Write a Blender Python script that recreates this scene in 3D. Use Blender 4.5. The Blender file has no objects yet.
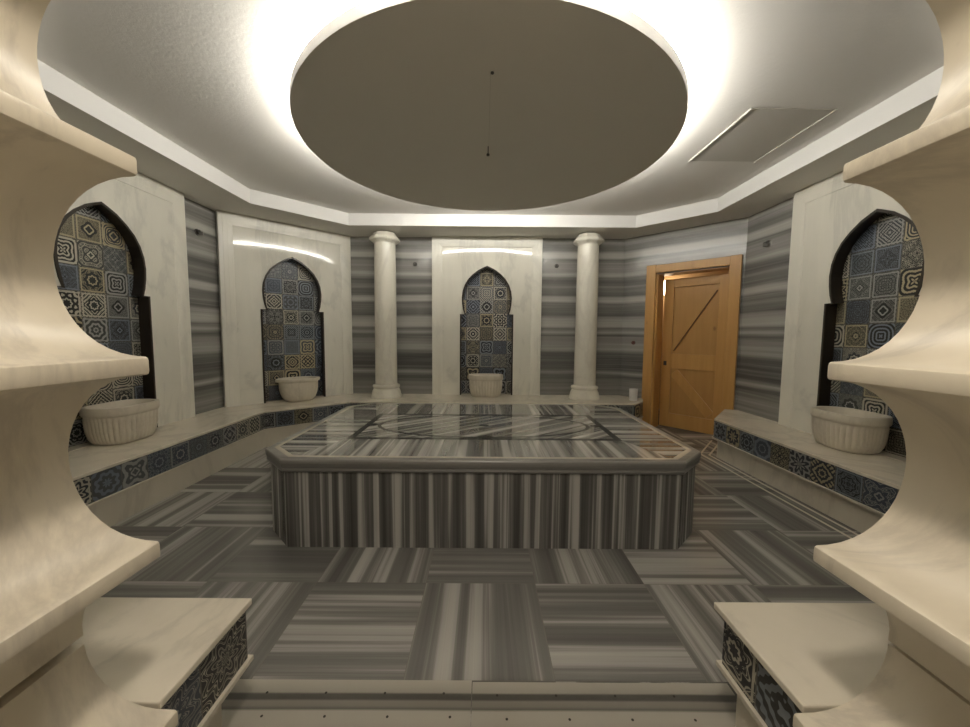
import bpy, bmesh, math, random
from mathutils import Vector, Matrix
random.seed(7)
PI = math.pi
scene = bpy.context.scene
COL = scene.collection

# ------------------------------------------------------------------ helpers
class MB:
    """collects faces with uv and builds ONE mesh object"""
    def __init__(s): s.v = []; s.f = []; s.uv = []
    def poly(s, pts, uv=None):
        i = len(s.v); s.v += [tuple(p) for p in pts]
        s.f.append(list(range(i, i + len(pts))))
        if uv is None:
            n = (Vector(pts[1]) - Vector(pts[0])).cross(Vector(pts[2]) - Vector(pts[1]))
            a = max(range(3), key=lambda k: abs(n[k]))
            b = [k for k in range(3) if k != a]
            uv = [(p[b[0]], p[b[1]]) for p in pts]
        s.uv += list(uv)
    def box(s, x0, y0, z0, x1, y1, z1):
        P = lambda a, b, c: ((x0, x1)[a], (y0, y1)[b], (z0, z1)[c])
        for q in ([(0,0,0),(0,1,0),(1,1,0),(1,0,0)], [(0,0,1),(1,0,1),(1,1,1),(0,1,1)], [(0,0,0),(1,0,0),(1,0,1),(0,0,1)],
                  [(1,1,0),(0,1,0),(0,1,1),(1,1,1)], [(0,1,0),(0,0,0),(0,0,1),(0,1,1)], [(1,0,0),(1,1,0),(1,1,1),(1,0,1)]):
            s.poly([P(*k) for k in q])
    def obox(s, c, ax, ay, az):
        """box from centre and three half-axis vectors"""
        c, ax, ay, az = map(Vector, (c, ax, ay, az))
        P = lambda i, j, k: tuple(c + ax * i + ay * j + az * k)
        for q in ([(-1,-1,-1),(-1,1,-1),(1,1,-1),(1,-1,-1)], [(-1,-1,1),(1,-1,1),(1,1,1),(-1,1,1)], [(-1,-1,-1),(1,-1,-1),(1,-1,1),(-1,-1,1)],
                  [(1,1,-1),(-1,1,-1),(-1,1,1),(1,1,1)], [(-1,1,-1),(-1,-1,-1),(-1,-1,1),(-1,1,1)], [(1,-1,-1),(1,1,-1),(1,1,1),(1,-1,1)]):
            s.poly([P(*k) for k in q])
    def prism(s, out, z0, z1, side_uv=None):
        """out: ccw outline (x,y); side_uv(cumulative length, z) -> uv"""
        n = len(out)
        s.poly([(x, y, z1) for x, y in out]); s.poly([(x, y, z0) for x, y in reversed(out)])
        L = 0
        for i in range(n):
            a, b = out[i], out[(i + 1) % n]
            d = math.hypot(b[0]-a[0], b[1]-a[1])
            uv = None
            if side_uv: uv = [side_uv(L, z0), side_uv(L + d, z0), side_uv(L + d, z1), side_uv(L, z1)]
            else: uv = [(L, z0), (L + d, z0), (L + d, z1), (L, z1)]
            s.poly([(a[0], a[1], z0), (b[0], b[1], z0), (b[0], b[1], z1), (a[0], a[1], z1)], uv)
            L += d
    def rings(s, R, close=True, cap0=False, cap1=False):
        n = len(R[0])
        for j in range(len(R) - 1):
            for i in range(n if close else n - 1):
                k = (i + 1) % n
                s.poly([R[j][i], R[j][k], R[j+1][k], R[j+1][i]],
                       [(i / n, j), ((i + 1) / n, j), ((i + 1) / n, j + 1), (i / n, j + 1)])
        if cap0: s.poly(list(reversed(R[0])))
        if cap1: s.poly(list(R[-1]))
    def lathe(s, prof, n=40, c=(0, 0, 0), cap0=True, cap1=True, ph=0):
        R = [[(c[0] + r * math.cos(2*PI*i/n + ph), c[1] + r * math.sin(2*PI*i/n + ph), c[2] + z) for i in range(n)] for r, z in prof]
        s.rings(R, True, cap0, cap1)
    def build(s, name, mat, parent=None, smooth=None, merge=True, bevel=0):
        me = bpy.data.meshes.new(name)
        me.from_pydata(s.v, [], s.f)
        ul = me.uv_layers.new(name='UVMap')
        for i, u in enumerate(s.uv): ul.data[i].uv = u
        if merge:
            bm = bmesh.new(); bm.from_mesh(me)
            bmesh.ops.remove_doubles(bm, verts=bm.verts, dist=1e-5)
            bmesh.ops.recalc_face_normals(bm, faces=bm.faces)
            bm.to_mesh(me); bm.free()
        if smooth:
            for p in me.polygons: p.use_smooth = True
            me.set_sharp_from_angle(angle=math.radians(smooth))
        me.materials.append(mat)
        o = bpy.data.objects.new(name, me); COL.objects.link(o)
        if parent: o.parent = parent
        if bevel:
            m = o.modifiers.new('bevel', 'BEVEL'); m.width = bevel; m.segments = 2; m.limit_method = 'ANGLE'; m.angle_limit = math.radians(40)
        return o

def tag(o, label, cat=None, group=None, kind=None):
    if label: o['label'] = label
    if cat: o['category'] = cat
    if group: o['group'] = group
    if kind: o['kind'] = kind
    return o
def thing(name, label, cat, loc=(0, 0, 0), rz=0, group=None, kind=None):
    o = bpy.data.objects.new(name, None); COL.objects.link(o)
    o.empty_display_size = .1
    o.location = loc; o.rotation_euler = (0, 0, rz)
    return tag(o, label, cat, group, kind)
def copy_tree(o, parent=None):
    c = o.copy(); COL.objects.link(c)
    if parent: c.parent = parent
    for ch in [x for x in bpy.data.objects if x.parent == o]: copy_tree(ch, c)
    return c

# ------------------------------------------------------------------ materials
class NT:
    def __init__(s, name):
        s.m = bpy.data.materials.new(name); s.m.use_nodes = True
        s.t = s.m.node_tree; s.b = s.t.nodes['Principled BSDF']
    def n(s, typ, **kw):
        x = s.t.nodes.new(typ)
        for k, v in kw.items(): setattr(x, k, v)
        return x
    def link(s, a, b): s.t.links.new(a, b)
    def put(s, sock, val):
        if isinstance(val, (int, float, tuple, list)): sock.default_value = val
        else: s.link(val, sock)
    def math(s, op, a, b=None, c=None, clamp=False):
        x = s.n('ShaderNodeMath', operation=op); x.use_clamp = clamp
        s.put(x.inputs[0], a)
        if b is not None: s.put(x.inputs[1], b)
        if c is not None: s.put(x.inputs[2], c)
        return x.outputs[0]
    def mix(s, f, a, b):
        x = s.n('ShaderNodeMix', data_type='RGBA')
        s.put(x.inputs[0], f); s.put(x.inputs[6], a); s.put(x.inputs[7], b)
        return x.outputs[2]
    def ramp(s, f, stops, interp='LINEAR'):
        x = s.n('ShaderNodeValToRGB'); r = x.color_ramp; r.interpolation = interp
        while len(r.elements) < len(stops): r.elements.new(.5)
        for e, (p, c) in zip(r.elements, stops):
            e.position = p; e.color = (c, c, c, 1) if isinstance(c, (int, float)) else (*c, 1)
        s.link(f, x.inputs[0]); return x.outputs[0]
    def noise(s, vec, scale, detail=4, rough=.5, dim='3D'):
        x = s.n('ShaderNodeTexNoise', noise_dimensions=dim)
        if vec is not None: s.link(vec, x.inputs['Vector'])
        x.inputs['Scale'].default_value = scale; x.inputs['Detail'].default_value = detail; x.inputs['Roughness'].default_value = rough
        return x.outputs[0]
    def mapping(s, vec, scale=(1, 1, 1), rot=(0, 0, 0), loc=(0, 0, 0)):
        x = s.n('ShaderNodeMapping'); s.link(vec, x.inputs[0])
        x.inputs[1].default_value = loc; x.inputs[2].default_value = rot; x.inputs[3].default_value = scale
        return x.outputs[0]
    def pos(s): return s.n('ShaderNodeNewGeometry').outputs['Position']
    def obj(s): return s.n('ShaderNodeTexCoord').outputs['Object']
    def uv(s): return s.n('ShaderNodeTexCoord').outputs['UV']
    def bump(s, h, strength=.2, dist=.01):
        x = s.n('ShaderNodeBump'); x.inputs['Strength'].default_value = strength; x.inputs['Distance'].default_value = dist
        s.link(h, x.inputs['Height']); s.link(x.outputs[0], s.b.inputs['Normal'])
    def fin(s, col, rough=.3, spec=.5, metal=0):
        s.put(s.b.inputs['Base Color'], col if not isinstance(col, tuple) or len(col) == 4 else (*col, 1))
        s.put(s.b.inputs['Roughness'], rough); s.b.inputs['Specular IOR Level'].default_value = spec; s.b.inputs['Metallic'].default_value = metal
        return s.m

def marble_white(name, base, vein, rough, amount=.5, scale=1.6):
    t = NT(name); p = t.obj()
    a = t.noise(t.mapping(p, (1, 1, .55), (.4, .2, .5)), scale * 1.3, 6, .6)
    wx = t.n('ShaderNodeTexNoise'); t.link(t.mapping(p, (1, 1, .4), (.3, .5, .2)), wx.inputs['Vector'])
    wx.inputs['Scale'].default_value = scale; wx.inputs['Detail'].default_value = 8; wx.inputs['Roughness'].default_value = .62
    wx.inputs['Distortion'].default_value = .6
    v = t.math('ABSOLUTE', t.math('SUBTRACT', wx.outputs[0], .5))
    vn = t.ramp(v, [(0, 1), (.035, .25), (.12, 0)])
    cl = t.ramp(a, [(.35, 0), (.7, 1)])
    c = t.mix(t.math('MULTIPLY', cl, .35), (*base, 1), (*[x * .82 for x in base], 1))
    c = t.mix(t.math('MULTIPLY', vn, amount), c, (*vein, 1))
    return t.fin(c, rough)

def stripe_marble(name, axis, scale, lo, mid, hi, rough, coord='uv', rot=0, tint=(1, .97, .9), contrast=.11):
    """grey banded marble; bands run along u, vary across v"""
    t = NT(name); src = t.uv() if coord == 'uv' else t.obj()
    m = t.mapping(src, (.18, scale, 1) if axis == 'v' else (scale, .18, 1), (0, 0, rot))
    n1 = t.noise(m, 1.0, 2, .5); n2 = t.noise(t.mapping(m, (1.5, 3.1, 1) if axis == 'v' else (3.1, 1.5, 1), (0, 0, 0), (5, 9, 0)), 1.0, 5, .7)
    v = t.math('ADD', t.math('MULTIPLY', n1, .66), t.math('MULTIPLY', n2, .34))
    c = t.ramp(v, [(.5 - contrast * 1.5, tuple(lo * k for k in tint)), (.5 - contrast * .25, tuple((lo * .5 + mid * .5) * k for k in tint)), (.5 + contrast * .2, tuple(mid * k for k in tint)),
                   (.5 + contrast * .55, tuple((mid * .4 + hi * .6) * k for k in tint)), (.5 + contrast * 1.4, tuple(hi * k for k in tint))])
    return t.fin(c, rough)

# patchwork encaustic tiles: one unit of uv = one tile
def patch_tiles(name, seed, rough=.35, dark_bias=0.0, fine=1.0, green=False):
    t = NT(name)
    sep = t.n('ShaderNodeSeparateXYZ'); t.link(t.uv(), sep.inputs[0])
    u, v = sep.outputs[0], sep.outputs[1]
    cu, cv = t.math('FLOOR', u), t.math('FLOOR', v)
    x = t.math('SUBTRACT', t.math('FRACT', u), .5); y = t.math('SUBTRACT', t.math('FRACT', v), .5)
    comb = t.n('ShaderNodeCombineXYZ'); t.link(cu, comb.inputs[0]); t.link(cv, comb.inputs[1]); comb.inputs[2].default_value = seed
    def rnd(k):
        w = t.n('ShaderNodeTexWhiteNoise', noise_dimensions='4D'); t.link(comb.outputs[0], w.inputs['Vector']); w.inputs['W'].default_value = k * 3.7
        return w.outputs['Value']
    ax, ay = t.math('ABSOLUTE', x), t.math('ABSOLUTE', y)
    r = t.math('SQRT', t.math('ADD', t.math('MULTIPLY', x, x), t.math('MULTIPLY', y, y)))
    th = t.math('ARCTAN2', y, x)
    dia = t.math('ADD', ax, ay)
    mx = t.math('MAXIMUM', ax, ay)
    pet = t.math('COSINE', t.math('MULTIPLY', th, t.math('ADD', 4.0, t.math('MULTIPLY', t.math('ROUND', rnd(1)), 4.0))))
    fa = t.math('MULTIPLY', t.math('MULTIPLY', r, t.math('ADD', 14.0, t.math('MULTIPLY', rnd(2), 22.0))), fine)
    fb = t.math('MULTIPLY', pet, t.math('ADD', .6, t.math('MULTIPLY', rnd(3), 1.8)))
    s1 = t.math('SINE', t.math('ADD', fa, fb))
    # fine filigree
    k = t.math('MULTIPLY', t.math('ADD', 26.0, t.math('MULTIPLY', rnd(4), 16.0)), fine)
    s2 = t.math('MULTIPLY', t.math('COSINE', t.math('MULTIPLY', x, k)), t.math('COSINE', t.math('MULTIPLY', y, k)))
    s3 = t.math('SINE', t.math('MULTIPLY', dia, t.math('MULTIPLY', 22.0, fine)))
    sel = rnd(5)
    wA = t.math('LESS_THAN', sel, .5); wB = t.math('GREATER_THAN', sel, .78)
    val = t.math('ADD', t.math('MULTIPLY', s1, t.math('ADD', .35, t.math('MULTIPLY', wA, .65))),
          t.math('ADD', t.math('MULTIPLY', s2, t.math('SUBTRACT', .95, t.math('MULTIPLY', wA, .65))), t.math('MULTIPLY', s3, t.math('MULTIPLY', wB, .8))))
    fill = t.ramp(t.math('ADD', t.math('MULTIPLY', val, .5), .5), [(.52, 0), (.6, 1)])
    line = t.ramp(t.math('ABSOLUTE', t.math('ADD', val, -.1)), [(.16, 1), (.34, 0)])
    line2 = t.ramp(t.math('ABSOLUTE', t.math('ADD', val, .75)), [(.06, 1), (.16, 0)])
    ln = t.math('MAXIMUM', line, line2)
    wl_ = t.math('GREATER_THAN', rnd(12), .42)
    mask = t.math('ADD', t.math('MULTIPLY', fill, t.math('SUBTRACT', 1.0, wl_)), t.math('MULTIPLY', ln, wl_))
    d = .6 - dark_bias
    dark = t.ramp(rnd(6), [(0, (.012, .013, .016)), (.30, (.018, .022, .033)), (.52, (.045, .056, .078)), (.68, (.024, .026, .026)), (.86, (.07, .075, .08))], 'CONSTANT')
    if green: dark = t.ramp(rnd(6), [(0, (.012, .013, .012)), (.35, (.018, .022, .022)), (.6, (.035, .042, .048)), (.85, (.045, .05, .045))], 'CONSTANT')
    lite = t.ramp(rnd(7), [(0, (.24 * d, .27 * d, .30 * d)), (.18, (.52 * d, .49 * d, .40 * d)), (.45, (.36 * d, .36 * d, .34 * d)), (.66, (.20 * d, .23 * d, .28 * d)), (.78, (.46 * d, .40 * d, .26 * d))], 'CONSTANT')
    c = t.mix(mask, dark, lite)
    # central medallion on some tiles
    rad = t.math('ADD', .1, t.math('MULTIPLY', rnd(8), .24))
    edge = t.math('ADD', rad, t.math('MULTIPLY', pet, .035))
    inn = t.math('MULTIPLY', t.math('LESS_THAN', r, edge), t.math('GREATER_THAN', rnd(9), .45))
    c = t.mix(inn, c, dark)
    ring = t.math('MULTIPLY', t.math('LESS_THAN', t.math('ABSOLUTE', t.math('SUBTRACT', r, t.math('MULTIPLY', edge, .55))), .03), inn)
    c = t.mix(ring, c, lite)
    # frame line on some tiles, and grout
    fr = t.math('MULTIPLY', t.math('LESS_THAN', t.math('ABSOLUTE', t.math('SUBTRACT', mx, .435)), .025), t.math('GREATER_THAN', rnd(10), .4))
    c = t.mix(fr, c, lite)
    gr = t.math('GREATER_THAN', mx, .487)
    c = t.mix(gr, c, (.12, .11, .095, 1))
    return t.fin(c, rough)

M = {}
M['panel'] = marble_white('panel marble', (.86, .835, .74), (.5, .49, .44), .07, .4, 1.2)
M['moulding'] = marble_white('moulding marble', (.86, .835, .74), (.5, .49, .44), .3, .3, 1.2)
M['bench'] = marble_white('bench marble', (.80, .74, .62), (.48, .45, .38), .2, .4, 1.1)
M['skirt'] = marble_white('skirting marble', (.68, .63, .53), (.42, .38, .32), .3, .4, 1.4)
M['jamb'] = marble_white('jamb marble', (.77, .70, .565), (.50, .45, .37), .3, .62, 1.8)
M['column'] = marble_white('column marble', (.82, .79, .69), (.5, .46, .4), .25, .3, 1.8)
M['basin'] = marble_white('basin marble', (.73, .67, .56), (.5, .45, .38), .35, .35, 3.0)
M['floor'] = stripe_marble('banded floor marble', 'v', 8, .12, .25, .48, .24, contrast=.095)
M['tside'] = stripe_marble('upright banded marble', 'v', 14, .08, .20, .50, .25, contrast=.07)
M['ttop'] = stripe_marble('banded slab marble', 'v', 11, .12, .34, .68, .045, contrast=.09); M['ttop'].node_tree.nodes['Principled BSDF'].inputs['Coat Weight'].default_value = .8; M['ttop'].node_tree.nodes['Principled BSDF'].inputs['Coat Roughness'].default_value = .015
M['tedge'] = stripe_marble('grey edge marble', 'v', 14, .15, .22, .30, .33, contrast=.12)
def drain_marble():
    t = NT('pale threshold marble'); p = t.pos()
    sep = t.n('ShaderNodeSeparateXYZ'); t.link(p, sep.inputs[0])
    wv = t.noise(t.mapping(p, (.6, 1, 1)), 2.0, 2)
    y = t.math('ADD', sep.outputs[1], t.math('MULTIPLY', t.math('SUBTRACT', wv, .5), .012))
    f = t.math('DIVIDE', t.math('SUBTRACT', y, 1.0), .35)
    st = [(0, .25), (.25, .34), (.5, .40), (.562, .40), (.585, .10), (.615, .20), (.665, .22), (.685, .06), (.74, .07), (.76, .34), (.9, .46), (1, .4)]
    c = t.ramp(f, [(a, (k, k * .94, k * .80)) for a, k in st])
    fine = t.noise(t.mapping(p, (.3, 60, 1)), 1.0, 3)
    return t.fin(t.mix(t.math('MULTIPLY', fine, .12), c, (.3, .28, .24, 1)), .3)
M['drain'] = drain_marble()
M['patch'] = patch_tiles('patchwork tiles', 3.0, .3, -.35, 1.25)
M['patchband'] = patch_tiles('patchwork band tiles', 21.0, .35, -.2, .95)
M['patchdark'] = patch_tiles('dark scroll tiles', 15.0, .3, -.35, 1.9, True)

def wall_marble():
    t = NT('horizontally banded wall marble'); p = t.pos()
    sep = t.n('ShaderNodeSeparateXYZ'); t.link(p, sep.inputs[0])
    warp = t.noise(t.mapping(p, (.5, .5, .9)), 1.3, 2, .5)
    z = t.math('ADD', sep.outputs[2], t.math('MULTIPLY', t.math('SUBTRACT', warp, .5), .07))
    f = t.math('DIVIDE', t.math('SUBTRACT', z, .35), 2.35)
    B = [(240, .40), (246, .24), (250, .24), (253, .52), (257, .50), (258.5, .18), (262, .30), (270, .33), (273, .50), (276, .27), (279, .17), (284, .25), (293, .20), (295, .46), (298.5, .52), (301, .22), (307, .25),
         (313, .17), (315, .34), (319, .46), (324, .50), (326, .22), (330, .44), (333, .16), (338, .34), (347, .42), (350, .20), (356, .15), (367, .16), (370, .46), (373, .15), (384, .30)]
    st = []
    for y, k in reversed(B):
        zz = 2.67 - (y - 240) / 153 * 2.25
        k = max(.09, .25 + (k - .27) * 1.35)
        st.append(((zz - .35) / 2.35, (k * .99, k * .985, k * .97)))
    c = t.ramp(f, st)
    fine = t.noise(t.mapping(p, (.25, .25, 22)), 1.0, 5, .7)
    c2 = t.mix(.3, c, t.ramp(fine, [(.3, .05), (.5, .24), (.68, .55)]))
    t2 = t.n('ShaderNodeMix', data_type='RGBA', blend_type='MULTIPLY'); t2.inputs[0].default_value = 1
    t.link(c2, t2.inputs[6]); t2.inputs[7].default_value = (1, .985, .93, 1)
    return t.fin(t2.outputs[2], .22)
M['wall'] = wall_marble()

def plaster(name, col, bumps):
    t = NT(name); p = t.pos()
    n = t.noise(p, 38, 6, .65); n2 = t.noise(p, 3, 4, .6)
    c = t.mix(t.math('MULTIPLY', n2, .25), (*col, 1), (*[k * .86 for k in col], 1))
    t.bump(n, bumps, .006)
    return t.fin(c, .75, .25)
M['ceil'] = plaster('stippled ceiling paint', (.82, .80, .76), .3)
M['soffit'] = plaster('soffit paint', (.80, .78, .73), .15)
M['disc'] = plaster('disc paint', (.74, .71, .64), .08)
M['whitepaint'] = plaster('white rim paint', (.85, .84, .82), .02)
def simple(name, col, rough=.5, metal=0, spec=.5):
    t = NT(name); n = t.noise(t.obj(), 14, 4, .6)
    return t.fin(t.mix(n, (*[k * .85 for k in col], 1), (*[min(1, k * 1.12) for k in col], 1)), rough, spec, metal)
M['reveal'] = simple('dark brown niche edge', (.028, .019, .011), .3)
M['reveal_side'] = simple('dark grey niche lining', (.05, .05, .05), .35)
M['inlay'] = simple('dark green inlay stone', (.022, .026, .022), .1)
M['palestrip'] = simple('pale border strip', (.68, .63, .53), .22)
M['dark'] = simple('dark pipe metal', (.05, .045, .04), .4)
M['rust'] = simple('rusty red brown plug', (.12, .04, .03), .5)
M['chrome'] = simple('worn steel', (.35, .34, .32), .35, .8)
M['cup'] = simple('white plastic', (.85, .84, .82), .35)
M['hole'] = simple('dark drain hole', (.03, .025, .02), .6)
M['hatch'] = plaster('hatch paint', (.60, .58, .53), .05)
def wood(nm='honey pine wood', g=1):
    t = NT(nm); p = t.obj()
    a = t.noise(t.mapping(p, (14, 14, .9)), 1.2, 5, .6)
    b = t.noise(t.mapping(p, (70, 70, 3)), 1.0, 3, .6)
    kn = t.n('ShaderNodeTexVoronoi'); t.link(t.mapping(p, (3.4, 3.4, 2.2)), kn.inputs['Vector']); kn.inputs['Scale'].default_value = 1.0
    k = t.ramp(kn.outputs['Distance'], [(.03, 1), (.09, 0)])
    c = t.mix(a, (.46 * g, .24 * g, .068 * g, 1), (.66 * g, .39 * g, .13 * g, 1))
    c = t.mix(t.math('MULTIPLY', b, .22), c, (.34, .16, .045, 1))
    c = t.mix(t.math('MULTIPLY', k, .6), c, (.16, .06, .02, 1))
    return t.fin(c, .35)
M['wood'] = wood(); M['woodfield'] = wood('darker pine field', .86)
M['corr'] = simple('warm corridor paint', (.42, .28, .14), .6)
def emit(name, col, s):
    t = NT(name); t.b.inputs['Emission Color'].default_value = (*col, 1); t.b.inputs['Emission Strength'].default_value = s
    return t.fin((.8, .8, .8))
M['led'] = emit('led strip light', (.99, .955, .87), 54)
M['bulb'] = emit('warm lamp glass', (1.0, .80, .55), 13)

# ------------------------------------------------------------------ plan of the room
ZB, ZS, ZC = .415, 2.705, 2.856          # bench top, soffit, ceiling
XL, XR, YB, YF = -3.13, 3.09, 5.56, .83
KL = 7.587                                # left diagonal wall  y - x = KL
KR = 7.60                                 # right diagonal wall y + x = KR
S2 = math.sqrt(.5)
cBL = (YB - KL, YB); cLB = (XL, KL + XL); cBR = (KR - YB, YB); cRB = (XR, KR - XR)
cLF = (XL, 1.90); cFL = (-2.1, YF); cRF = (XR, 1.84); cFR = (2.1, YF)
room = [cFL, cFR, cRF, cRB, cBR, cBL, cLB, cLF]     # ccw

# ------------------------------------------------------------------ floor
fl = MB()
x0, y0, tx, ty = -.868, 1.317, .5727, .556
for i in range(-6, 9):
    for j in range(-6, 10):
        a, b = x0 + i * tx, y0 + j * ty
        if b + ty > 6.9: continue
        if j < 0: pass
        horiz = (i + j) % 2 == 0
        g = .0012
        off = random.uniform(0, 60); off2 = random.uniform(0, 20)
        P = [(a + g, b + g, 0), (a + tx - g, b + g, 0), (a + tx - g, b + ty - g, 0), (a + g, b + ty - g, 0)]
        U = [(p[0] + off2, p[1] + off) if horiz else (p[1] + off2, p[0] + off) for p in P]
        fl.poly(P, U)
fl.build('floor', M['floor'], merge=False)
tag(bpy.data.objects['floor'], 'floor of square grey banded marble tiles laid in alternating directions', 'floor', kind='structure')
gb = MB(); gb.box(-4.4, -2.2, -.06, 4.4, 7, -.002)
tag(gb.build('floor_bed', simple('grey grout', (.16, .14, .12), .7)), 'grey grout bed under the floor tiles', 'floor', kind='structure')
# pale border strips in the floor along the right bench
def strip_path(pts, w, z0, z1, mb):
    """thin band along a polyline of (x,y), left side offset w"""
    n = len(pts); off = []
    for i in range(n):
        d = []
        if i > 0: d.append(Vector((pts[i][0]-pts[i-1][0], pts[i][1]-pts[i-1][1])).normalized())
        if i < n-1: d.append(Vector((pts[i+1][0]-pts[i][0], pts[i+1][1]-pts[i][1])).normalized())
        nn = [Vector((-q.y, q.x)) for q in d]
        m = sum(nn, Vector((0, 0))).normalized(); k = w / max(.3, m.dot(nn[0]))
        off.append((pts[i][0] + m.x * k, pts[i][1] + m.y * k))
    for i in range(n - 1):
        q = [pts[i], pts[i+1], off[i+1], off[i]]
        mb.prism(q, z0, z1)

# ------------------------------------------------------------------ walls
def wall(name, a, b, label, hole=None, z0=0, z1=2.9, th=.22, mat='wall'):
    """solid wall from a to b (room on the left of a->b ... outside on the right), hole=(s0,s1,h0,h1)"""
    a, b = Vector(a), Vector(b); d = (b - a); L = d.length; d.normalize(); n = Vector((d.y, -d.x))
    mb = MB()
    def blk(s0, s1, h0, h1):
        if s1 - s0 < 1e-4 or h1 - h0 < 1e-4: return
        q = [a + d * s0, a + d * s0 + n * th, a + d * s1 + n * th, a + d * s1]
        mb.prism([(p.x, p.y) for p in q], h0, h1)
    if hole:
        s0, s1, h0, h1 = hole
        blk(0, s0, z0, z1); blk(s1, L, z0, z1); blk(s0, s1, z0, h0); blk(s0, s1, h1, z1)
    else: blk(0, L, z0, z1)
    return tag(mb.build(name, M[mat], merge=False), label, 'wall', kind='structure')
def along(a, b, p): 
    a, b, p = Vector(a), Vector(b), Vector(p); return (p - a).dot((b - a).normalized())
# niche centres on their walls (panel face centre)
NB = (.032, YB - .08); ND = (1.742 * S2 - 5.285 * S2, 1.742 * S2 + 5.285 * S2); NL = (XL + .08, 3.075); NR = (XR - .08, 2.96)
def nh(a, b, c): s = along(a, b, c); return (s - .45, s + .45, ZB - .05, 2.4)
# a->b runs clockwise seen so that outside is to the right: use ccw room order => interior left
wall('wall_right', cRF, cRB, 'grey banded marble wall on the right with one niche', nh(cRF, cRB, NR))
DT0, DT1, DH = -2.03, -1.155, 2.15        # door opening (coordinate along wall t=(x-y)/sqrt2)
def dp(t, k): return ((k + t / S2) / 2, (k - t / S2) / 2)      # t=(x-y)*S2 , k=x+y
sA = along(cRB, cBR, dp(DT1, KR)); sB = along(cRB, cBR, dp(DT0, KR))
wall('wall_back_right', cRB, cBR, 'grey banded marble corner wall around the wooden door', (sA, sB, 0, DH))
wall('wall_back', cBR, cBL, 'grey banded marble wall facing the camera behind the columns', nh(cBR, cBL, NB))
wall('wall_back_left', cBL, cLB, 'grey banded marble corner wall behind the left diagonal niche', nh(cBL, cLB, ND))
wall('wall_left', cLB, cLF, 'grey banded marble wall on the left with one niche', nh(cLB, cLF, NL))
wall('wall_front_left', cLF, cFL, 'banded marble wall at the near left corner', th=.1)
wall('wall_front_right', cFR, cRF, 'banded marble wall at the near right corner', th=.1)
fw = MB(); fw.box(-2.2, YF - .1, 0, -1.0, YF, 2.9); fw.box(1.0, YF - .1, 0, 2.2, YF, 2.9); fw.box(-1.0, YF - .1, 2.6, 1.0, YF, 2.9)
tag(fw.build('wall_front', M['wall']), 'marble wall around the scalloped entrance opening', 'wall', kind='structure')

# ------------------------------------------------------------------ ceiling
so = [(-1.72, 1.45), (1.75, 1.45), (2.54, 2.15), (2.545, 4.215), (1.905, 4.84), (-1.72, 4.84), (-2.48, 4.07), (-2.5, 2.15)]
so = [(x * 1.0293, y * 1.0293) for x, y in so]
cb = MB()
cb.poly([(x, y, ZC) for x, y in reversed(so)])
cb.prism(so, ZC + .001, ZC + .1)
tag(cb.build('ceiling', M['ceil'], merge=False), 'stippled white ceiling around the hanging disc', 'ceiling', kind='structure')
sf = MB()
outer = [(-2.3, .72), (2.3, .72), (3.25, 1.75), (3.25, 4.6), (2.2, 5.65), (-2.2, 5.65), (-3.3, 4.55), (-3.3, 1.75)]
for i in range(8):
    j = (i + 1) % 8
    sf.poly([(*so[i], ZS), (*outer[i], ZS), (*outer[j], ZS), (*so[j], ZS)])
tag(sf.build('ceiling_soffit', M['soffit']), 'lowered grey soffit running around the edge of the ceiling', 'ceiling', kind='structure')
bd = MB()
for i in range(8):
    j = (i + 1) % 8
    bd.poly([(*so[i], ZS), (*so[j], ZS), (*so[j], ZC + .002), (*so[i], ZC + .002)])
tag(bd.build('trim_1', M['whitepaint']), 'bright white upright band between the soffit and the higher ceiling', 'ceiling trim', kind='structure')
rf = MB(); rf.box(-3.6, .6, 2.92, 3.6, 6.0, 3.0)
tag(rf.build('ceiling_slab', M['soffit']), 'slab above the ceiling', 'ceiling', kind='structure')

# hanging disc with hidden light strip
DZ, DR, DC = 2.697, 1.353, (.018, 2.995)
dt = thing('ceiling_disc', 'large round grey disc hung under the ceiling and lit around its rim', 'ceiling disc', (DC[0], DC[1], DZ))
d1 = MB(); d1.lathe([(DR - .002, .001), (DR - .002, 0)], 128, cap1=True, cap0=False); d1.build('underside', M['disc'], dt, 30)
d2 = MB(); d2.lathe([(DR, 0), (DR, .062), (DR - .03, .062), (DR - .03, .002)], 128, cap0=False, cap1=False); tag(d2.build('rim', M['whitepaint'], dt, 30), 'white upright rim')
d3 = MB(); d3.lathe([(DR - .018, .064), (DR - .006, .083)], 128, cap0=False, cap1=False); d3.build('light_strip', M['led'], dt, 30)
d4 = MB(); d4.lathe([(DR - .03, .062), (DR - .03, .158)], 96); d4.build('core', M['whitepaint'], dt, 30)
d5 = MB(); d5.lathe([(.012, -.012), (.012, 0)], 12, (.0, .02, 0)); d5.box(-.004, -.10, -.002, .004, .02, 0); tag(d5.build('hook_plate', M['dark'], dt), 'small dark hook mark at the middle')
d6 = MB(); d6.lathe([(.009, -.006), (.009, 0)], 12, (.014, -.885, 0)); d6.build('screw', M['dark'], dt)
d7 = MB(); d7.box(.003, -.88, -.0008, .006, -.10, 0); tag(d7.build('crack', simple('hairline crack', (.60, .57, .50), .8), dt), 'faint hairline crack')

# ceiling hatch
ht = thing('ceiling_hatch', 'shallow rectangular access hatch in the ceiling above the door side', 'hatch', (2.10, 3.06, ZC))
h1 = MB(); h1.box(-.285, -.385, -.004, .285, .385, .001); h1.build('hatch_panel', M['hatch'], ht)
for sx in (-1, 1):
    h2 = MB(); h2.box(sx * .29 - .006, -.39, -.010, sx * .29 + .006, .39, .001); tag(h2.build('frame_bar', M['hatch'], ht), 'thin white frame bar')

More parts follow.
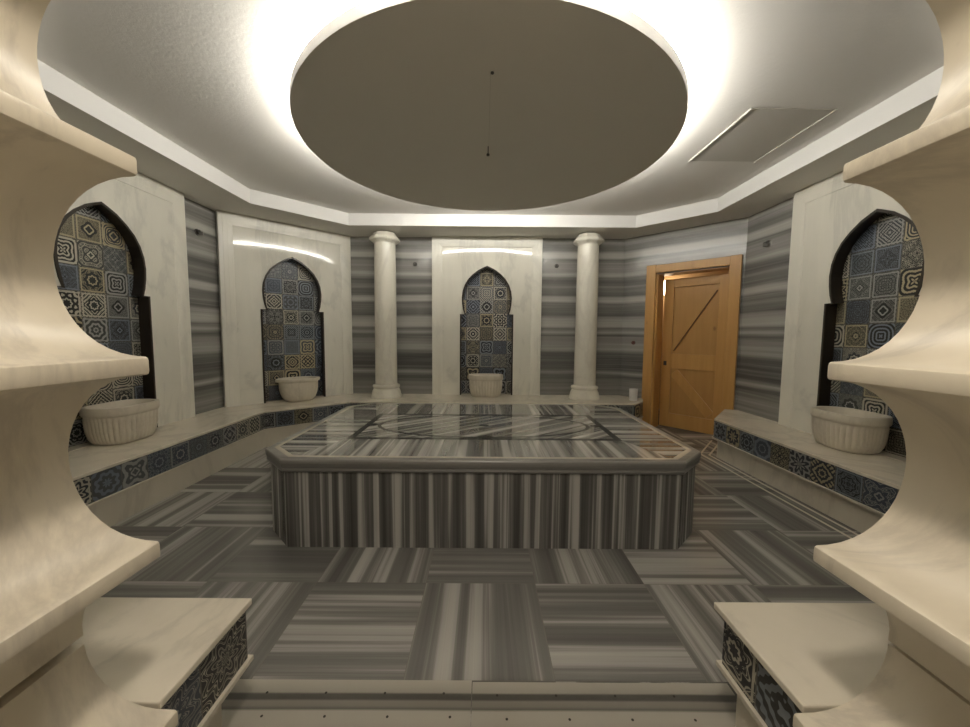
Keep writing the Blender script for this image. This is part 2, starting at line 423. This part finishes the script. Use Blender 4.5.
# ------------------------------------------------------------------ benches
LEDGE = -.012
def bench(name, label, out, front_n, u0, out_base, out_band):
    t = thing(name, label, 'bench', (0, 0, 0))
    a = MB(); a.prism(out, ZB - .022, ZB); a.build('seat_slab', M['bench'], t, bevel=.004)
    b = MB(); b.prism(out_band, .212, ZB - .022, lambda L, z: ((L + u0) / .2, (z - .212) / .1815 * .998 + .001)); b.build('tile_band', M['patchband'], t, merge=False)
    c = MB(); c.prism(out_base, 0, .198); c.build('base', M['skirt'], t, merge=False)
    e = MB(); strip_path(front_n, LEDGE, .197, .212, e); e.build('ledge_strip', M['palestrip'], t)
    return t
fl_front = [(-.772, YF + .005), (-.772, 1.195), (-1.75, 1.195), (-2.495, 1.95), (-2.495, 4.21), (-1.75, 4.86), (1.99, 4.86), (2.175, 5.06)]
outL = fl_front + [(2.26, 5.27), (cBR[0] - .01, YB - .003), (cBL[0] + .002, YB - .003), (XL + .003, cLB[1] - .002), (XL + .003, 1.9), (-2.1, YF + .005)]
fl_band = [(-.787, YF + .005), (-.787, 1.182)]
outL_ccw = list(reversed(outL))
bench('marble_bench', 'long marble bench along left and back walls, patterned tile band below its seat', outL_ccw, fl_band + fl_front[2:], .07, list(reversed([(-.845, YF + .005), (-.845, 1.13), (-1.75, 1.13)] + outL[3:])), list(reversed(fl_band + outL[2:])))
fr_front = [(2.96, 4.545), (2.5, 4.0), (2.495, 1.95), (1.75, 1.19), (.775, 1.19), (.775, YF + .005)]
outR = fr_front + [(2.1, YF + .005), (XR - .003, 1.84), (XR - .003, cRB[1] - .01)]
fr_band = [(.803, 1.172), (.803, YF + .005)]
outR_ccw = list(reversed(outR))
bench('marble_bench', 'marble bench along the right wall, ending at the wooden door', outR_ccw, fr_front[:4] + fr_band, .05, list(reversed([(3.0, 4.50), (2.53, 3.97), (2.53, 1.95), (1.75, 1.13), (.83, 1.13), (.83, YF + .005)] + outR[6:])), list(reversed(outR[:4] + fr_band + outR[6:])))
st = MB()
p1 = [(2.93, 4.56), (2.475, 4.03), (2.47, 1.9)]
strip_path(p1, .018, .0, .002, st)
p2 = [(2.86, 4.62), (2.40, 4.07), (2.385, 1.9)]
strip_path(p2, .018, .0, .002, st)
tag(st.build('trim_2', M['palestrip']), 'pale marble border strips in the floor beside the right bench', 'floor trim', kind='structure')

# ------------------------------------------------------------------ niche panels
NDEP = .12
def niche_outline():
    half = [(.388, 0), (.388, 1.185), (.325, 1.185), (.345, 1.25), (.358, 1.33), (.363, 1.42), (.352, 1.515), (.322, 1.605), (.272, 1.688), (.205, 1.757), (.12, 1.822), (.05, 1.856), (0, 1.878)]
    return half
def niche_panel(label, hw, loc, rz, seed_uv, mat='patch', zk=1.0):
    """local X along the wall, Y into the wall (face at 0), Z from bench top"""
    t = thing('niche_panel', label, 'wall niche', (loc[0], loc[1], ZB), rz, group='arched wall niches')
    H = ZS - ZB - .002; bw = .15
    half = [(x, z * zk) for x, z in niche_outline()]; hole = half + [(-x, z) for x, z in reversed(half[:-1])]
    bm = bmesh.new()
    iw, ih = hw - bw, H - bw
    out = [(-iw, 0), (-.388, 0)] ; 
    loop = [(-iw, ih), (-iw, 0)] + list(reversed(hole)) + [(iw, 0), (iw, ih)]
    fv = [bm.verts.new((x, .014, z)) for x, z in loop]
    es = [bm.edges.new((fv[i], fv[(i + 1) % len(fv)])) for i in range(len(fv))]
    bmesh.ops.triangle_fill(bm, edges=es, use_beauty=True)
    bmesh.ops.recalc_face_normals(bm, faces=bm.faces)
    for f in bm.faces:
        if f.normal.y > 0: f.normal_flip()
    me = bpy.data.meshes.new('surround'); bm.to_mesh(me); bm.free(); me.materials.append(M['panel'])
    o = bpy.data.objects.new('surround', me); COL.objects.link(o); o.parent = t
    # moulded border
    prof = [(0, .078), (0, .004), (.004, .001), (.044, .003), (.047, .001), (.09, .004), (.093, .003), (.14, .008), (.144, .0125), (.15, .014)]
    mo = MB()
    path = lambda d, h: [(-hw + d, h, 0), (-hw + d, h, H - d), (hw - d, h, H - d), (hw - d, h, 0)]
    for i in range(len(prof) - 1):
        A, B = path(*prof[i]), path(*prof[i + 1])
        for k in range(3): mo.poly([A[k], A[k + 1], B[k + 1], B[k]])
    mo.build('moulding', M['moulding'], t)
    # dark lining of the opening
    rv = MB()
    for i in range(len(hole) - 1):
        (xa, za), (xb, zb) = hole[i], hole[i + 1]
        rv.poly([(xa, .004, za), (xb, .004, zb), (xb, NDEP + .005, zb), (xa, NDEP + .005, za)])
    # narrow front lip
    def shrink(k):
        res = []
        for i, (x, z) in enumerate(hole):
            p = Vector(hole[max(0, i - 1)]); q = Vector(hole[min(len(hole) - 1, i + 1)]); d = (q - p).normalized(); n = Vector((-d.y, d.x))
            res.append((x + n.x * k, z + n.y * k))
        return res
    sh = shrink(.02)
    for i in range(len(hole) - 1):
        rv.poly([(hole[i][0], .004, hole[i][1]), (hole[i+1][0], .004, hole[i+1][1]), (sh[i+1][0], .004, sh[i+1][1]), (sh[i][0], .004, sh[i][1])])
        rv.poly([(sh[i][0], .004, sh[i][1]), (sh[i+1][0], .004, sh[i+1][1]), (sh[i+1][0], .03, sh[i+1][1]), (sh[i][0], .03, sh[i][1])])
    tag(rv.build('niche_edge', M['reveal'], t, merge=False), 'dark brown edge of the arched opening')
    tb = MB(); tb.poly([(-.42, NDEP, 0), (.42, NDEP, 0), (.42, NDEP, 1.95), (-.42, NDEP, 1.95)], [((x) / .2 + .5 + seed_uv, z / .2) for x, z in ((-.42, 0), (.42, 0), (.42, 1.95), (-.42, 1.95))])
    tag(tb.build('tile_back', M[mat], t, merge=False), 'patchwork of patterned tiles in blue, grey and cream')
    nf = MB(); nf.box(-.388, 0.005, .0005, .388, NDEP - .001, .004); nf.build('niche_sill', M['bench'], t)
    return t
niche_panel('white marble panel with arched tiled niche, in the middle of the back wall', .794, NB, 0, 0)
niche_panel('white marble panel with arched tiled niche, on the corner wall left of the columns', .795, ND, PI / 4, 40)
niche_panel('white marble panel with arched tiled niche, on the left wall behind the scalloped jamb', .845, NL, PI / 2, 80, 'patchdark', 1.022)
niche_panel('white marble panel with arched tiled niche, on the right wall beyond the wooden door', .81, NR, -PI / 2, 120, 'patchdark')

# ------------------------------------------------------------------ basins
def basin(label, loc, rz, a=.245, b=.175, flute=True, ear=.0, h=.315, rh=.066):
    t = thing('marble_basin', label, 'basin', (loc[0], loc[1], ZB), rz, group='marble wash basins')
    N = 144; ex = 3.2
    def ring(ka, kb, z, fl=0, e=0):
        R = []
        for i in range(N):
            th = 2 * PI * i / N; c, s = math.cos(th), math.sin(th)
            q = (abs(c) ** ex + abs(s) ** ex) ** (-1 / ex)
            m = 1 - fl * (1 - abs(math.cos(th * 18))) + e * (abs(math.cos(2 * th)) ** 6) * (1 if abs(c) > .7 else .0)
            R.append((ka * q * c * m, kb * q * s * m, z))
        return R
    fl = .05 if flute else .006
    q_ = (1, 1, 1, 1) if flute else (.78, .82, .92, .97)
    o = MB()
    o.rings([ring(a * .70 * q_[0], b * .70 * q_[0], 0), ring(a * .80 * q_[1], b * .80 * q_[1], .012, fl * .5), ring(a * .89 * q_[2], b * .89 * q_[2], .05, fl), ring(a * .945 * q_[3], b * .945 * q_[3], .11, fl), ring(a * .965, b * .965, .17, fl), ring(a * .97, b * .97, h - rh - .024, fl * .8), ring(a * .955, b * .955, h - rh - .009, 0)], True, True, False)
    o.build('bowl', M['basin'], t, 50)
    r = MB()
    r.rings([ring(a * .955, b * .955, h - rh - .009), ring(a * 1.0, b * 1.0, h - rh, 0, ear), ring(a * 1.02, b * 1.02, h - rh + .012, 0, ear), ring(a * 1.02, b * 1.02, h - .012, 0, ear), ring(a * 1.0, b * 1.0, h, 0, ear), ring(a * .90, b * .88, h, 0), ring(a * .86, b * .84, h - .012), ring(a * .82, b * .78, h - .12), ring(a * .6, b * .55, h - .23), ring(a * .3, b * .25, h - .25)], True, False, True)
    r.build('rim', M['basin'], t, 50)
    return t
def local(loc, rz, dx, dy): return (loc[0] + dx * math.cos(rz) - dy * math.sin(rz), loc[1] + dx * math.sin(rz) + dy * math.cos(rz))
basin('fluted marble wash basin below the back wall niche', local(NB, 0, -.005, -.10), 0, .245, .155)
basin('smooth marble wash basin with a projecting rim, below the corner niche', local(ND, PI/4, .005, -.075), PI / 4, .235, .17, False, .16, .30, .038)
basin('fluted marble wash basin below the left wall niche', local(NL, PI/2, -.03, -.08), PI / 2, .232, .175, True, .04, .30)
basin('fluted marble wash basin below the right wall niche', local(NR, -PI/2, .0, -.08), -PI / 2, .232, .175, True, .04, .295)

# ------------------------------------------------------------------ columns
def column(label, x, y):
    t = thing('marble_column', label, 'column', (x, y, ZB), group='columns on the back bench')
    H = 2.678 - ZB
    b = MB(); b.lathe([(.215, 0), (.215, .03), (.205, .045), (.195, .09), (.18, .125), (.172, .135), (.185, .142), (.19, .158), (.185, .175), (.165, .182), (.158, .19)], 48); b.build('base', M['column'], t, 40)
    s = MB(); s.lathe([(.152, .188), (.150, .5), (.147, 1.6), (.143, H - .135)], 48); s.build('shaft', M['column'], t, 40)
    c = MB(); n = 8
    c.lathe([(.150, H - .14), (.155, H - .13), (.165, H - .125)], 48, cap0=True, cap1=True)
    c.lathe([(.168, H - .128), (.210, H - .10), (.212, H - .078), (.196, H - .058), (.166, H - .03), (.152, H)], n, ph=PI / 8)
    c.build('capital', M['column'], t, 25, bevel=.006)
    return t
column('round white marble column left of the back wall niche', -1.38, 5.27)
column('round white marble column right of the back wall niche', 1.425, 5.27)

# ------------------------------------------------------------------ central heated slab
ZT = .556
gt = thing('marble_platform', 'large central platform of grey banded marble with a glossy inlaid top', 'platform', (0, 3.11, 0))
cx, hx, y0p, y1p = 0, 1.405, -.925, .925       # relative to y=3.11
def octo(h, a, b, c): return [(-h + c, a), (h - c, a), (h, a + c), (h, b - c), (h - c, b), (-h + c, b), (-h, b - c), (-h, a + c)]
ob = octo(1.392, -.912, .912, .198)
body = MB(); L = 0
for i in range(8):
    p, q = ob[i], ob[(i + 1) % 8]; d = math.hypot(q[0] - p[0], q[1] - p[1]); o_ = i * 7.3
    body.poly([(*p, 0), (*q, 0), (*q, .478), (*p, .478)], [(0, o_), (0, o_ + d), (.478, o_ + d), (.478, o_)])
body.build('side_panels', M['tside'], gt)
om = MB()
pr = [(.0, .470), (.014, .474), (.022, .486), (.018, .500), (.024, .512), (.026, .546), (.022, .553), (.012, ZT)]
R = []
for d, z in pr: R.append([(x, y, z) for x, y in octo(1.392 + d, -.912 - d, .912 + d, .198 + d * .6)])
for j in range(len(R) - 1):
    for i in range(8):
        k = (i + 1) % 8
        L = math.hypot(R[j][k][0]-R[j][i][0], R[j][k][1]-R[j][i][1])
        om.poly([R[j][i], R[j][k], R[j+1][k], R[j+1][i]], [(0, R[j][i][2]), (L, R[j][k][2]), (L, R[j+1][k][2]), (0, R[j+1][i][2])])
om.build('edge_moulding', M['tedge'], gt, 30)
top_o = octo(1.404, -.924, .924, .205); top_i = octo(1.372, -.892, .892, .192); top_j = octo(1.345, -.865, .865, .182)
pb = MB()
for i in range(8):
    k = (i + 1) % 8; pb.poly([(*top_o[i], ZT), (*top_o[k], ZT), (*top_i[k], ZT), (*top_i[i], ZT)])
pb.build('top_edge_band', M['tedge'], gt)
pb = MB()
for i in range(8):
    k = (i + 1) % 8; pb.poly([(*top_i[i], ZT), (*top_i[k], ZT), (*top_j[k], ZT), (*top_j[i], ZT)])
tag(pb.build('top_border_line', M['palestrip'], gt), 'pale border line around the top')
rx0, rx1, ry0, ry1 = -.975, .99, 2.615 - 3.11, 3.475 - 3.11; wl = .048
A_ = [(rx0, ry0), (rx1, ry0), (rx1, ry1), (rx0, ry1)]
tp = MB()
J = top_j
def tpoly(pts, mode, off=0):
    if mode == 'x': uv = [(p[0] * 1, p[1] + off) for p in pts]          # bands along x
    elif mode == 'y': uv = [(p[1], p[0] + off) for p in pts]            # bands along y
    else:
        c_, s_ = math.cos(mode), math.sin(mode); uv = [(p[0] * c_ + p[1] * s_, -p[0] * s_ + p[1] * c_ + off) for p in pts]
    tp.poly([(*p, ZT) for p in pts], uv)
tpoly([J[0], J[1], A_[1], A_[0]], 'y', 3); tpoly([J[4], J[5], A_[3], A_[2]], 'y', 11)
tpoly([J[1], J[2], J[3], J[4], A_[2], A_[1]], 'x', 17); tpoly([J[5], J[6], J[7], J[0], A_[0], A_[3]], 'x', 23)
Bq = [(rx0 + wl, ry0 + wl), (rx1 - wl, ry0 + wl), (rx1 - wl, ry1 - wl), (rx0 + wl, ry1 - wl)]
tpoly(Bq, math.radians(38), 31)
tp.build('top_slabs', M['ttop'], gt, merge=False)
il = MB()
for i in range(4):
    k = (i + 1) % 4; il.poly([(*A_[i], ZT), (*A_[k], ZT), (*Bq[k], ZT), (*Bq[i], ZT)])
tag(il.build('inlay_frame', M['inlay'], gt), 'dark rectangular inlay line')
ov = MB(); ecx, ecy, ea, eb = 0.0, 3.05 - 3.11, .855, .375; n = 96
Rr = [[(ecx + (ea + w) * math.cos(2*PI*i/n), ecy + (eb + w) * math.sin(2*PI*i/n), ZT + .0008) for i in range(n)] for w in (.015, -.015)]
ov.rings(Rr); tag(ov.build('inlay_oval', M['inlay'], gt), 'dark oval inlay line')
for (ex_, ey_, a, b) in ((0, ecy - .01, .045, .035), (.01, ry0 + .078, .06, .042), (0, ry1 - .05, .045, .03), (-.915, ecy, .05, .03), (.925, ecy, .05, .03)):
    dm = MB(); dm.poly([(ex_ + a * math.cos(2*PI*i/8), ey_ + b * math.sin(2*PI*i/8), ZT + .0012) for i in range(8)]); tag(dm.build('inlay_medallion', M['inlay'], gt), 'small dark inlay stone')

# ------------------------------------------------------------------ pierced drain slabs at the entrance
def drain(label, xa, xb, dy, nx, xe):
    t = thing('drain_slab', label, 'drain slab', (0, 0, 0), group='pierced drain slabs')
    m = MB(); o_ = random.uniform(0, 9)
    m.box(xa, .55, -.001, xb, 1.314 + dy, .004)
    if xe < 0: m.box(xe, 1.14, -.001, xa, 1.314 + dy, .004)
    else: m.box(xb, 1.14, -.001, xe, 1.314 + dy, .004)
    d = m.build('slab', M['drain'], t)
    for yy in (1.262 + dy, 1.178 + dy):
        for i in range(nx):
            hx_ = (xb - .1 - i * .213 if xe < 0 else xa + .09 + i * .213) + (.03 if yy < 1.2 else 0)
            h = MB(); h.lathe([(.0045, .0), (.0045, .0048)], 10, (hx_, yy, 0)); h.build('drain_hole', M['hole'], t)
    return t
drain('pale banded marble slab pierced by drain holes, left half of the entrance threshold', -.842, -.037, 0, 4, -.93)
drain('pale banded marble slab pierced by drain holes, right half of the entrance threshold', -.034, .827, -.006, 4, .92)

# ------------------------------------------------------------------ scalloped jambs
def jamb(label, sgn, xo):
    t = thing('scalloped_jamb', label, 'door jamb', (0, 0, 0), group='scalloped entrance jambs')
    Y0, Y1 = -.15, .82
    zt = [.413, .827, 1.247, 1.668, 2.089]; lip = .040; xl = -.735 + xo
    def lobe(z0, z1, dep=.192, n=22):
        """concave arc from lip top at z0 up to lip bottom at z1"""
        zm, hh = (z0 + z1) / 2, (z1 - z0) / 2; P = []
        for i in range(n + 1):
            a = -PI / 2 + PI * i / n
            P.append((xl - dep * abs(math.cos(a)) ** .92, zm + hh * math.sin(a)))
        return P
    def lip_pts(z, xx): return [(xx - .006, z - lip), (xx - .0015, z - lip + .003), (xx, z - lip + .009), (xx, z - .009), (xx - .0015, z - .003), (xx - .006, z)]
    def extr(prof, name, ya, yb):
        m = MB()
        for i in range(len(prof) - 1):
            (xa, za), (xb, zb) = prof[i], prof[i + 1]
            m.poly([(sgn * -xa * -1, ya, za), (sgn * -xb * -1, ya, zb), (sgn * -xb * -1, yb, zb), (sgn * -xa * -1, yb, za)])
        bk = -1.12
        for y in (ya, yb):
            for i in range(len(prof) - 1):
                m.poly([(prof[i][0] * sgn, y, prof[i][1]), (prof[i + 1][0] * sgn, y, prof[i + 1][1]), (bk * sgn, y, prof[i + 1][1]), (bk * sgn, y, prof[i][1])])
        m.poly([(bk * sgn, ya, prof[0][1]), (bk * sgn, yb, prof[0][1]), (bk * sgn, yb, prof[-1][1]), (bk * sgn, ya, prof[-1][1])])
        m.poly([(prof[0][0] * sgn, ya, prof[0][1]), (prof[0][0] * sgn, yb, prof[0][1]), (bk * sgn, yb, prof[0][1]), (bk * sgn, ya, prof[0][1])])
        m.poly([(prof[-1][0] * sgn, ya, prof[-1][1]), (prof[-1][0] * sgn, yb, prof[-1][1]), (bk * sgn, yb, prof[-1][1]), (bk * sgn, ya, prof[-1][1])])
        return m.build(name, M['jamb'], t, 35)
    first = lobe(zt[0], zt[1] - lip)
    cut, gap = .598, (.022 if sgn > 0 else .008)
    low = [(-.772, 0), (-.772, .37)] + lip_pts(zt[0], xl + .018) + [p for p in first[1:] if p[1] < cut - gap - .004] + [(xl - .19, cut - gap)]
    extr(low, 'lower_block', Y0, Y1)
    up = [(xl - .19, cut)] + [p for p in first if p[1] > cut + .004][:-1]
    for k in (1, 2, 3):
        up += lip_pts(zt[k], xl) + lobe(zt[k], zt[k + 1] - lip)[1:-1]
    up += lip_pts(zt[4], xl) + [(xl - .1, zt[4] + .001), (xl - .1, 2.60)]
    extr(up, 'upper_block', Y0, Y1)
    return t
# sgn multiplies x: left uses +1 with negative x
jamb('scalloped cream marble jamb on the left side of the entrance', 1, 0)
jamb('scalloped cream marble jamb on the right side of the entrance', -1, -.022)
hd = MB(); hd.box(-1.12, -.15, 2.60, 1.12, .725, 2.7)
tag(hd.build('ceiling_passage', M['soffit']), 'ceiling of the entrance passage', 'ceiling', kind='structure')

# ------------------------------------------------------------------ door
def fr_pt(t, k, z): return (*dp(t, k), z)
dr = thing('door_1', 'honey pine door with diagonal boards, ajar in its frame in the corner wall', 'door', (0, 0, 0), kind='structure')
def tbox(mb, t0, t1, k0, k1, z0, z1):
    q = [dp(t0, k0), dp(t1, k0), dp(t1, k1), dp(t0, k1)]
    mb.prism(q, z0, z1)
KF = KR - .06
c = MB(); tbox(c, -2.15, -2.025, KF, KR + .012, 0, 2.275); tag(c.build('casing', M['wood'], dr, bevel=.004), 'upright pine casing left of the door')
c = MB(); tbox(c, -1.155, -1.035, KF, KR + .012, 0, 2.275); tag(c.build('casing', M['wood'], dr, bevel=.004), 'upright pine casing right of the door')
c = MB(); tbox(c, -2.025, -1.155, KF + .006, KR + .012, 2.165, 2.27); tag(c.build('casing', M['wood'], dr, bevel=.004), 'pine casing across the top of the door')
c = MB(); tbox(c, -2.03, -2.0, KR, KR + .31, 0, 2.165); tbox(c, -1.17, -1.15, KR, KR + .31, 0, 2.165); tbox(c, -2.03, -1.15, KR, KR + .31, 2.145, 2.165); c.build('door_lining', M['wood'], dr)
# leaf: hinge on the right, swung outwards a little
hinge = Vector(dp(-1.172, KR + .27)); ang = math.radians(-4.6)
dirw = Vector((-S2, S2)); dirw = Vector((dirw.x * math.cos(ang) - dirw.y * math.sin(ang), dirw.x * math.sin(ang) + dirw.y * math.cos(ang)))
nin = Vector((-dirw.y, dirw.x))
if nin.dot(Vector((-1, -1))) < 0: nin = -nin
lf = bpy.data.objects.new('door_leaf', None)
def lbox(mb, s0, s1, z0, z1, d0, d1):
    q = [hinge + dirw * s0 + nin * d0, hinge + dirw * s1 + nin * d0, hinge + dirw * s1 + nin * d1, hinge + dirw * s0 + nin * d1]
    mb.prism([(p.x, p.y) for p in q], z0, z1)
W, Z0, Z1 = .822, .014, 2.095
m = MB(); lbox(m, 0, W, Z0, Z1, -.03, 0); leaf = m.build('door_leaf', M['woodfield'], dr)
def member(name, f):
    mm = MB(); f(mm); return mm.build(name, M['wood'], leaf, bevel=.003)
member('stile', lambda mm: lbox(mm, 0, .13, Z0, Z1, 0, .024)); member('stile', lambda mm: lbox(mm, W - .13, W, Z0, Z1, 0, .024))
member('rail', lambda mm: lbox(mm, .13, W - .13, 1.98, Z1, 0, .022)); member('rail', lambda mm: lbox(mm, .13, W - .13, .85, 1.06, 0, .022)); member('rail', lambda mm: lbox(mm, .13, W - .13, Z0, .21, 0, .022))
DB = .019
def diagb(mm, s0, z0, s1, z1, w=.055):
    a, b = Vector((s0, z0)), Vector((s1, z1)); d = (b - a).normalized(); n = Vector((-d.y, d.x))
    pts = [a + n * w, b + n * w, b - n * w, a - n * w]
    lo, hi = [], []
    for p in pts:
        q = hinge + dirw * p.x
        lo.append((*(q + nin * 0.0), p.y)); hi.append((*(q + nin * DB), p.y))
    mm.poly(hi); 
    for i in range(4):
        k = (i + 1) % 4; mm.poly([lo[i], lo[k], hi[k], hi[i]])
member('brace', lambda mm: diagb(mm, W - .17, .80, .17, .26, .062))
def bd_(mm):                                            # upper field: two boards meeting on a diagonal groove
    P = lambda s, z, d: (*(hinge + dirw * s + nin * d), z)
    a, b, cc, d = (.132, 1.062), (W - .132, 1.062), (W - .132, 1.978), (.132, 1.978)
    g = .006
    mm.poly([P(a[0], a[1], .008), P(b[0] - g, b[1], .008), P(d[0], d[1] - g, .008)])
    mm.poly([P(b[0], b[1] + g, .008), P(cc[0], cc[1], .008), P(d[0] + g, d[1], .008)])
gv = MB(); diagb(gv, W - .155, 1.10, .155, 1.90, .006)
tag(gv.build('groove', simple('dark brown groove', (.15, .07, .02), .6), leaf), 'dark diagonal groove across the upper field')
hn = MB(); q = hinge + dirw * (W - .05); hn.obox((*(q + nin * .022), .92), (*(dirw * .02), 0), (*(nin * .01), 0), (0, 0, .03)); tag(hn.build('latch', M['dark'], leaf), 'small dark latch')

# lit corridor behind the door
co = MB()
def cq(t0, t1, k0, k1, z0, z1): tbox(co, t0, t1, k0, k1, z0, z1)
cq(-3.0, -.3, KR + 2.2, KR + 2.3, 0, 2.6); cq(-3.1, -3.0, KR + .31, KR + 2.3, 0, 2.6); cq(-.3, -.2, KR + .31, KR + 2.3, 0, 2.6); cq(-3.1, -.2, KR + .31, KR + 2.3, 2.6, 2.7)
cq(-3.1, -2.03, KR + .30, KR + .33, 0, 2.6); cq(-1.15, -.2, KR + .30, KR + .33, 0, 2.6); cq(-2.03, -1.15, KR + .30, KR + .33, 2.165, 2.6)
tag(co.build('wall_corridor', M['corr'], merge=False), 'warmly lit corridor walls seen through the gap of the door', 'wall', kind='structure')

# ------------------------------------------------------------------ cup and pipe stubs
cp = thing('cup', 'small white cup at the right end of the back bench by the door', 'cup', (2.06, 5.11, ZB))
cm = MB(); cm.lathe([(.048, 0), (.052, .01), (.056, .155), (.058, .16), (.054, .16), (.05, .02)], 32); cm.build('body', M['cup'], cp, 40)
def pipe(label, loc, rz, mat, r=.022, hook=False):
    t = thing('pipe_stub', label, 'pipe stub', loc, rz, group='pipe stubs on the walls')
    m = MB(); n = 20
    m.rings([[(rr * math.cos(2*PI*i/n), yy, rr * math.sin(2*PI*i/n)) for i in range(n)] for rr, yy in ((r * 1.4, .002), (r * 1.4, -.004), (r, -.008), (r, -.03), (r * .6, -.03), (r * .6, -.012))], True, False, True)
    m.build('stub', M[mat], t, 40)
    if hook:
        h = MB(); h.obox((.0, -.04, -.015), (.008, 0, 0), (0, .03, 0), (0, 0, .02)); h.build('hook', M['chrome'], t, bevel=.004)
    return t
pipe('dark pipe stub on the back wall between left column and niche panel', (-1.018, YB, 2.322), 0, 'dark')
pipe('grey pipe stub on the back wall between niche panel and right column', (1.048, YB, 2.312), 0, 'dark')
pipe('reddish brown plugged pipe stub on the corner wall just left of the door frame', (2.164, KR - 2.164, 1.205), -PI / 4, 'rust', .02)
pipe('dark metal pipe stub high on the left wall between two niche panels', (XL, 4.17, 2.39), PI / 2, 'dark', .025, True)
pipe('steel pipe stub high on the right wall beside the door', (XR, 4.16, 2.318), -PI / 2, 'chrome', .028, True)

# ------------------------------------------------------------------ lights
def lamp(name, typ, loc, energy, col, size=.3, rot=(0, 0, 0)):
    l = bpy.data.lights.new(name, typ); l.energy = energy; l.color = col
    if typ == 'AREA': l.shape = 'DISK'; l.size = size
    elif typ == 'POINT': l.shadow_soft_size = size
    o = bpy.data.objects.new(name, l); COL.objects.link(o); o.location = loc; o.rotation_euler = rot
    return o
lamp('passage_lamp', 'AREA', (0, .12, 2.57), 11.5, (1.0, .89, .74), .25)
lamp('added_fill_light', 'AREA', (0, -1.6, 2.0), 3, (1.0, .92, .80), .6, (math.radians(78), 0, 0))  # added fill behind the camera, brightens the platform front and floor
q = dp(-2.40, 9.45)
wl_ = thing('wall_lamp', 'bright lamp in the corridor, glimpsed through the gap left of the door leaf', 'lamp', (q[0], q[1], 2.12))
wm = MB(); wm.lathe([(.02, -.12), (.09, -.09), (.11, 0), (.09, .09), (.02, .12)], 24); wm.build('globe', M['bulb'], wl_, 60)
wm = MB(); wm.obox((.12 * S2 + .02, .12 * S2 + .02, 0), (.1 * S2, .1 * S2, 0), (.03, -.03, 0), (0, 0, .03)); wm.build('bracket', M['dark'], wl_)
w = bpy.data.worlds.new('World'); scene.world = w; w.use_nodes = True
w.node_tree.nodes['Background'].inputs[0].default_value = (1.0, .85, .65, 1); w.node_tree.nodes['Background'].inputs[1].default_value = .03

# ------------------------------------------------------------------ camera
F, PIT, ROL, YAW = 374.5285, .0760506, .00786238, .00236389
cd = bpy.data.cameras.new('Camera'); cam = bpy.data.objects.new('Camera', cd); COL.objects.link(cam)
cd.sensor_fit = 'HORIZONTAL'; cd.sensor_width = 36; cd.lens = F / 970 * 36; cd.clip_start = .02
fwd0 = Vector((math.sin(YAW), math.cos(YAW), 0)); r0 = Vector((math.cos(YAW), -math.sin(YAW), 0)); u0 = Vector((0, 0, 1))
fwd = fwd0 * math.cos(PIT) - u0 * math.sin(PIT); up = u0 * math.cos(PIT) + fwd0 * math.sin(PIT)
rr = r0 * math.cos(ROL) + up * math.sin(ROL); uu = up * math.cos(ROL) - r0 * math.sin(ROL)
mt = Matrix((rr, uu, -fwd)).transposed().to_4x4(); mt.translation = (0, 0, 1.3)
cam.matrix_world = mt
scene.camera = cam
vs = scene.view_settings; vs.view_transform = 'Standard'; vs.look = 'None'; vs.gamma = 1; vs.use_curve_mapping = False; vs.exposure = .86
cy = scene.cycles
cy.max_bounces = 10; cy.diffuse_bounces = 6; cy.glossy_bounces = 4; cy.sample_clamp_indirect = 6
cy.use_denoising = True
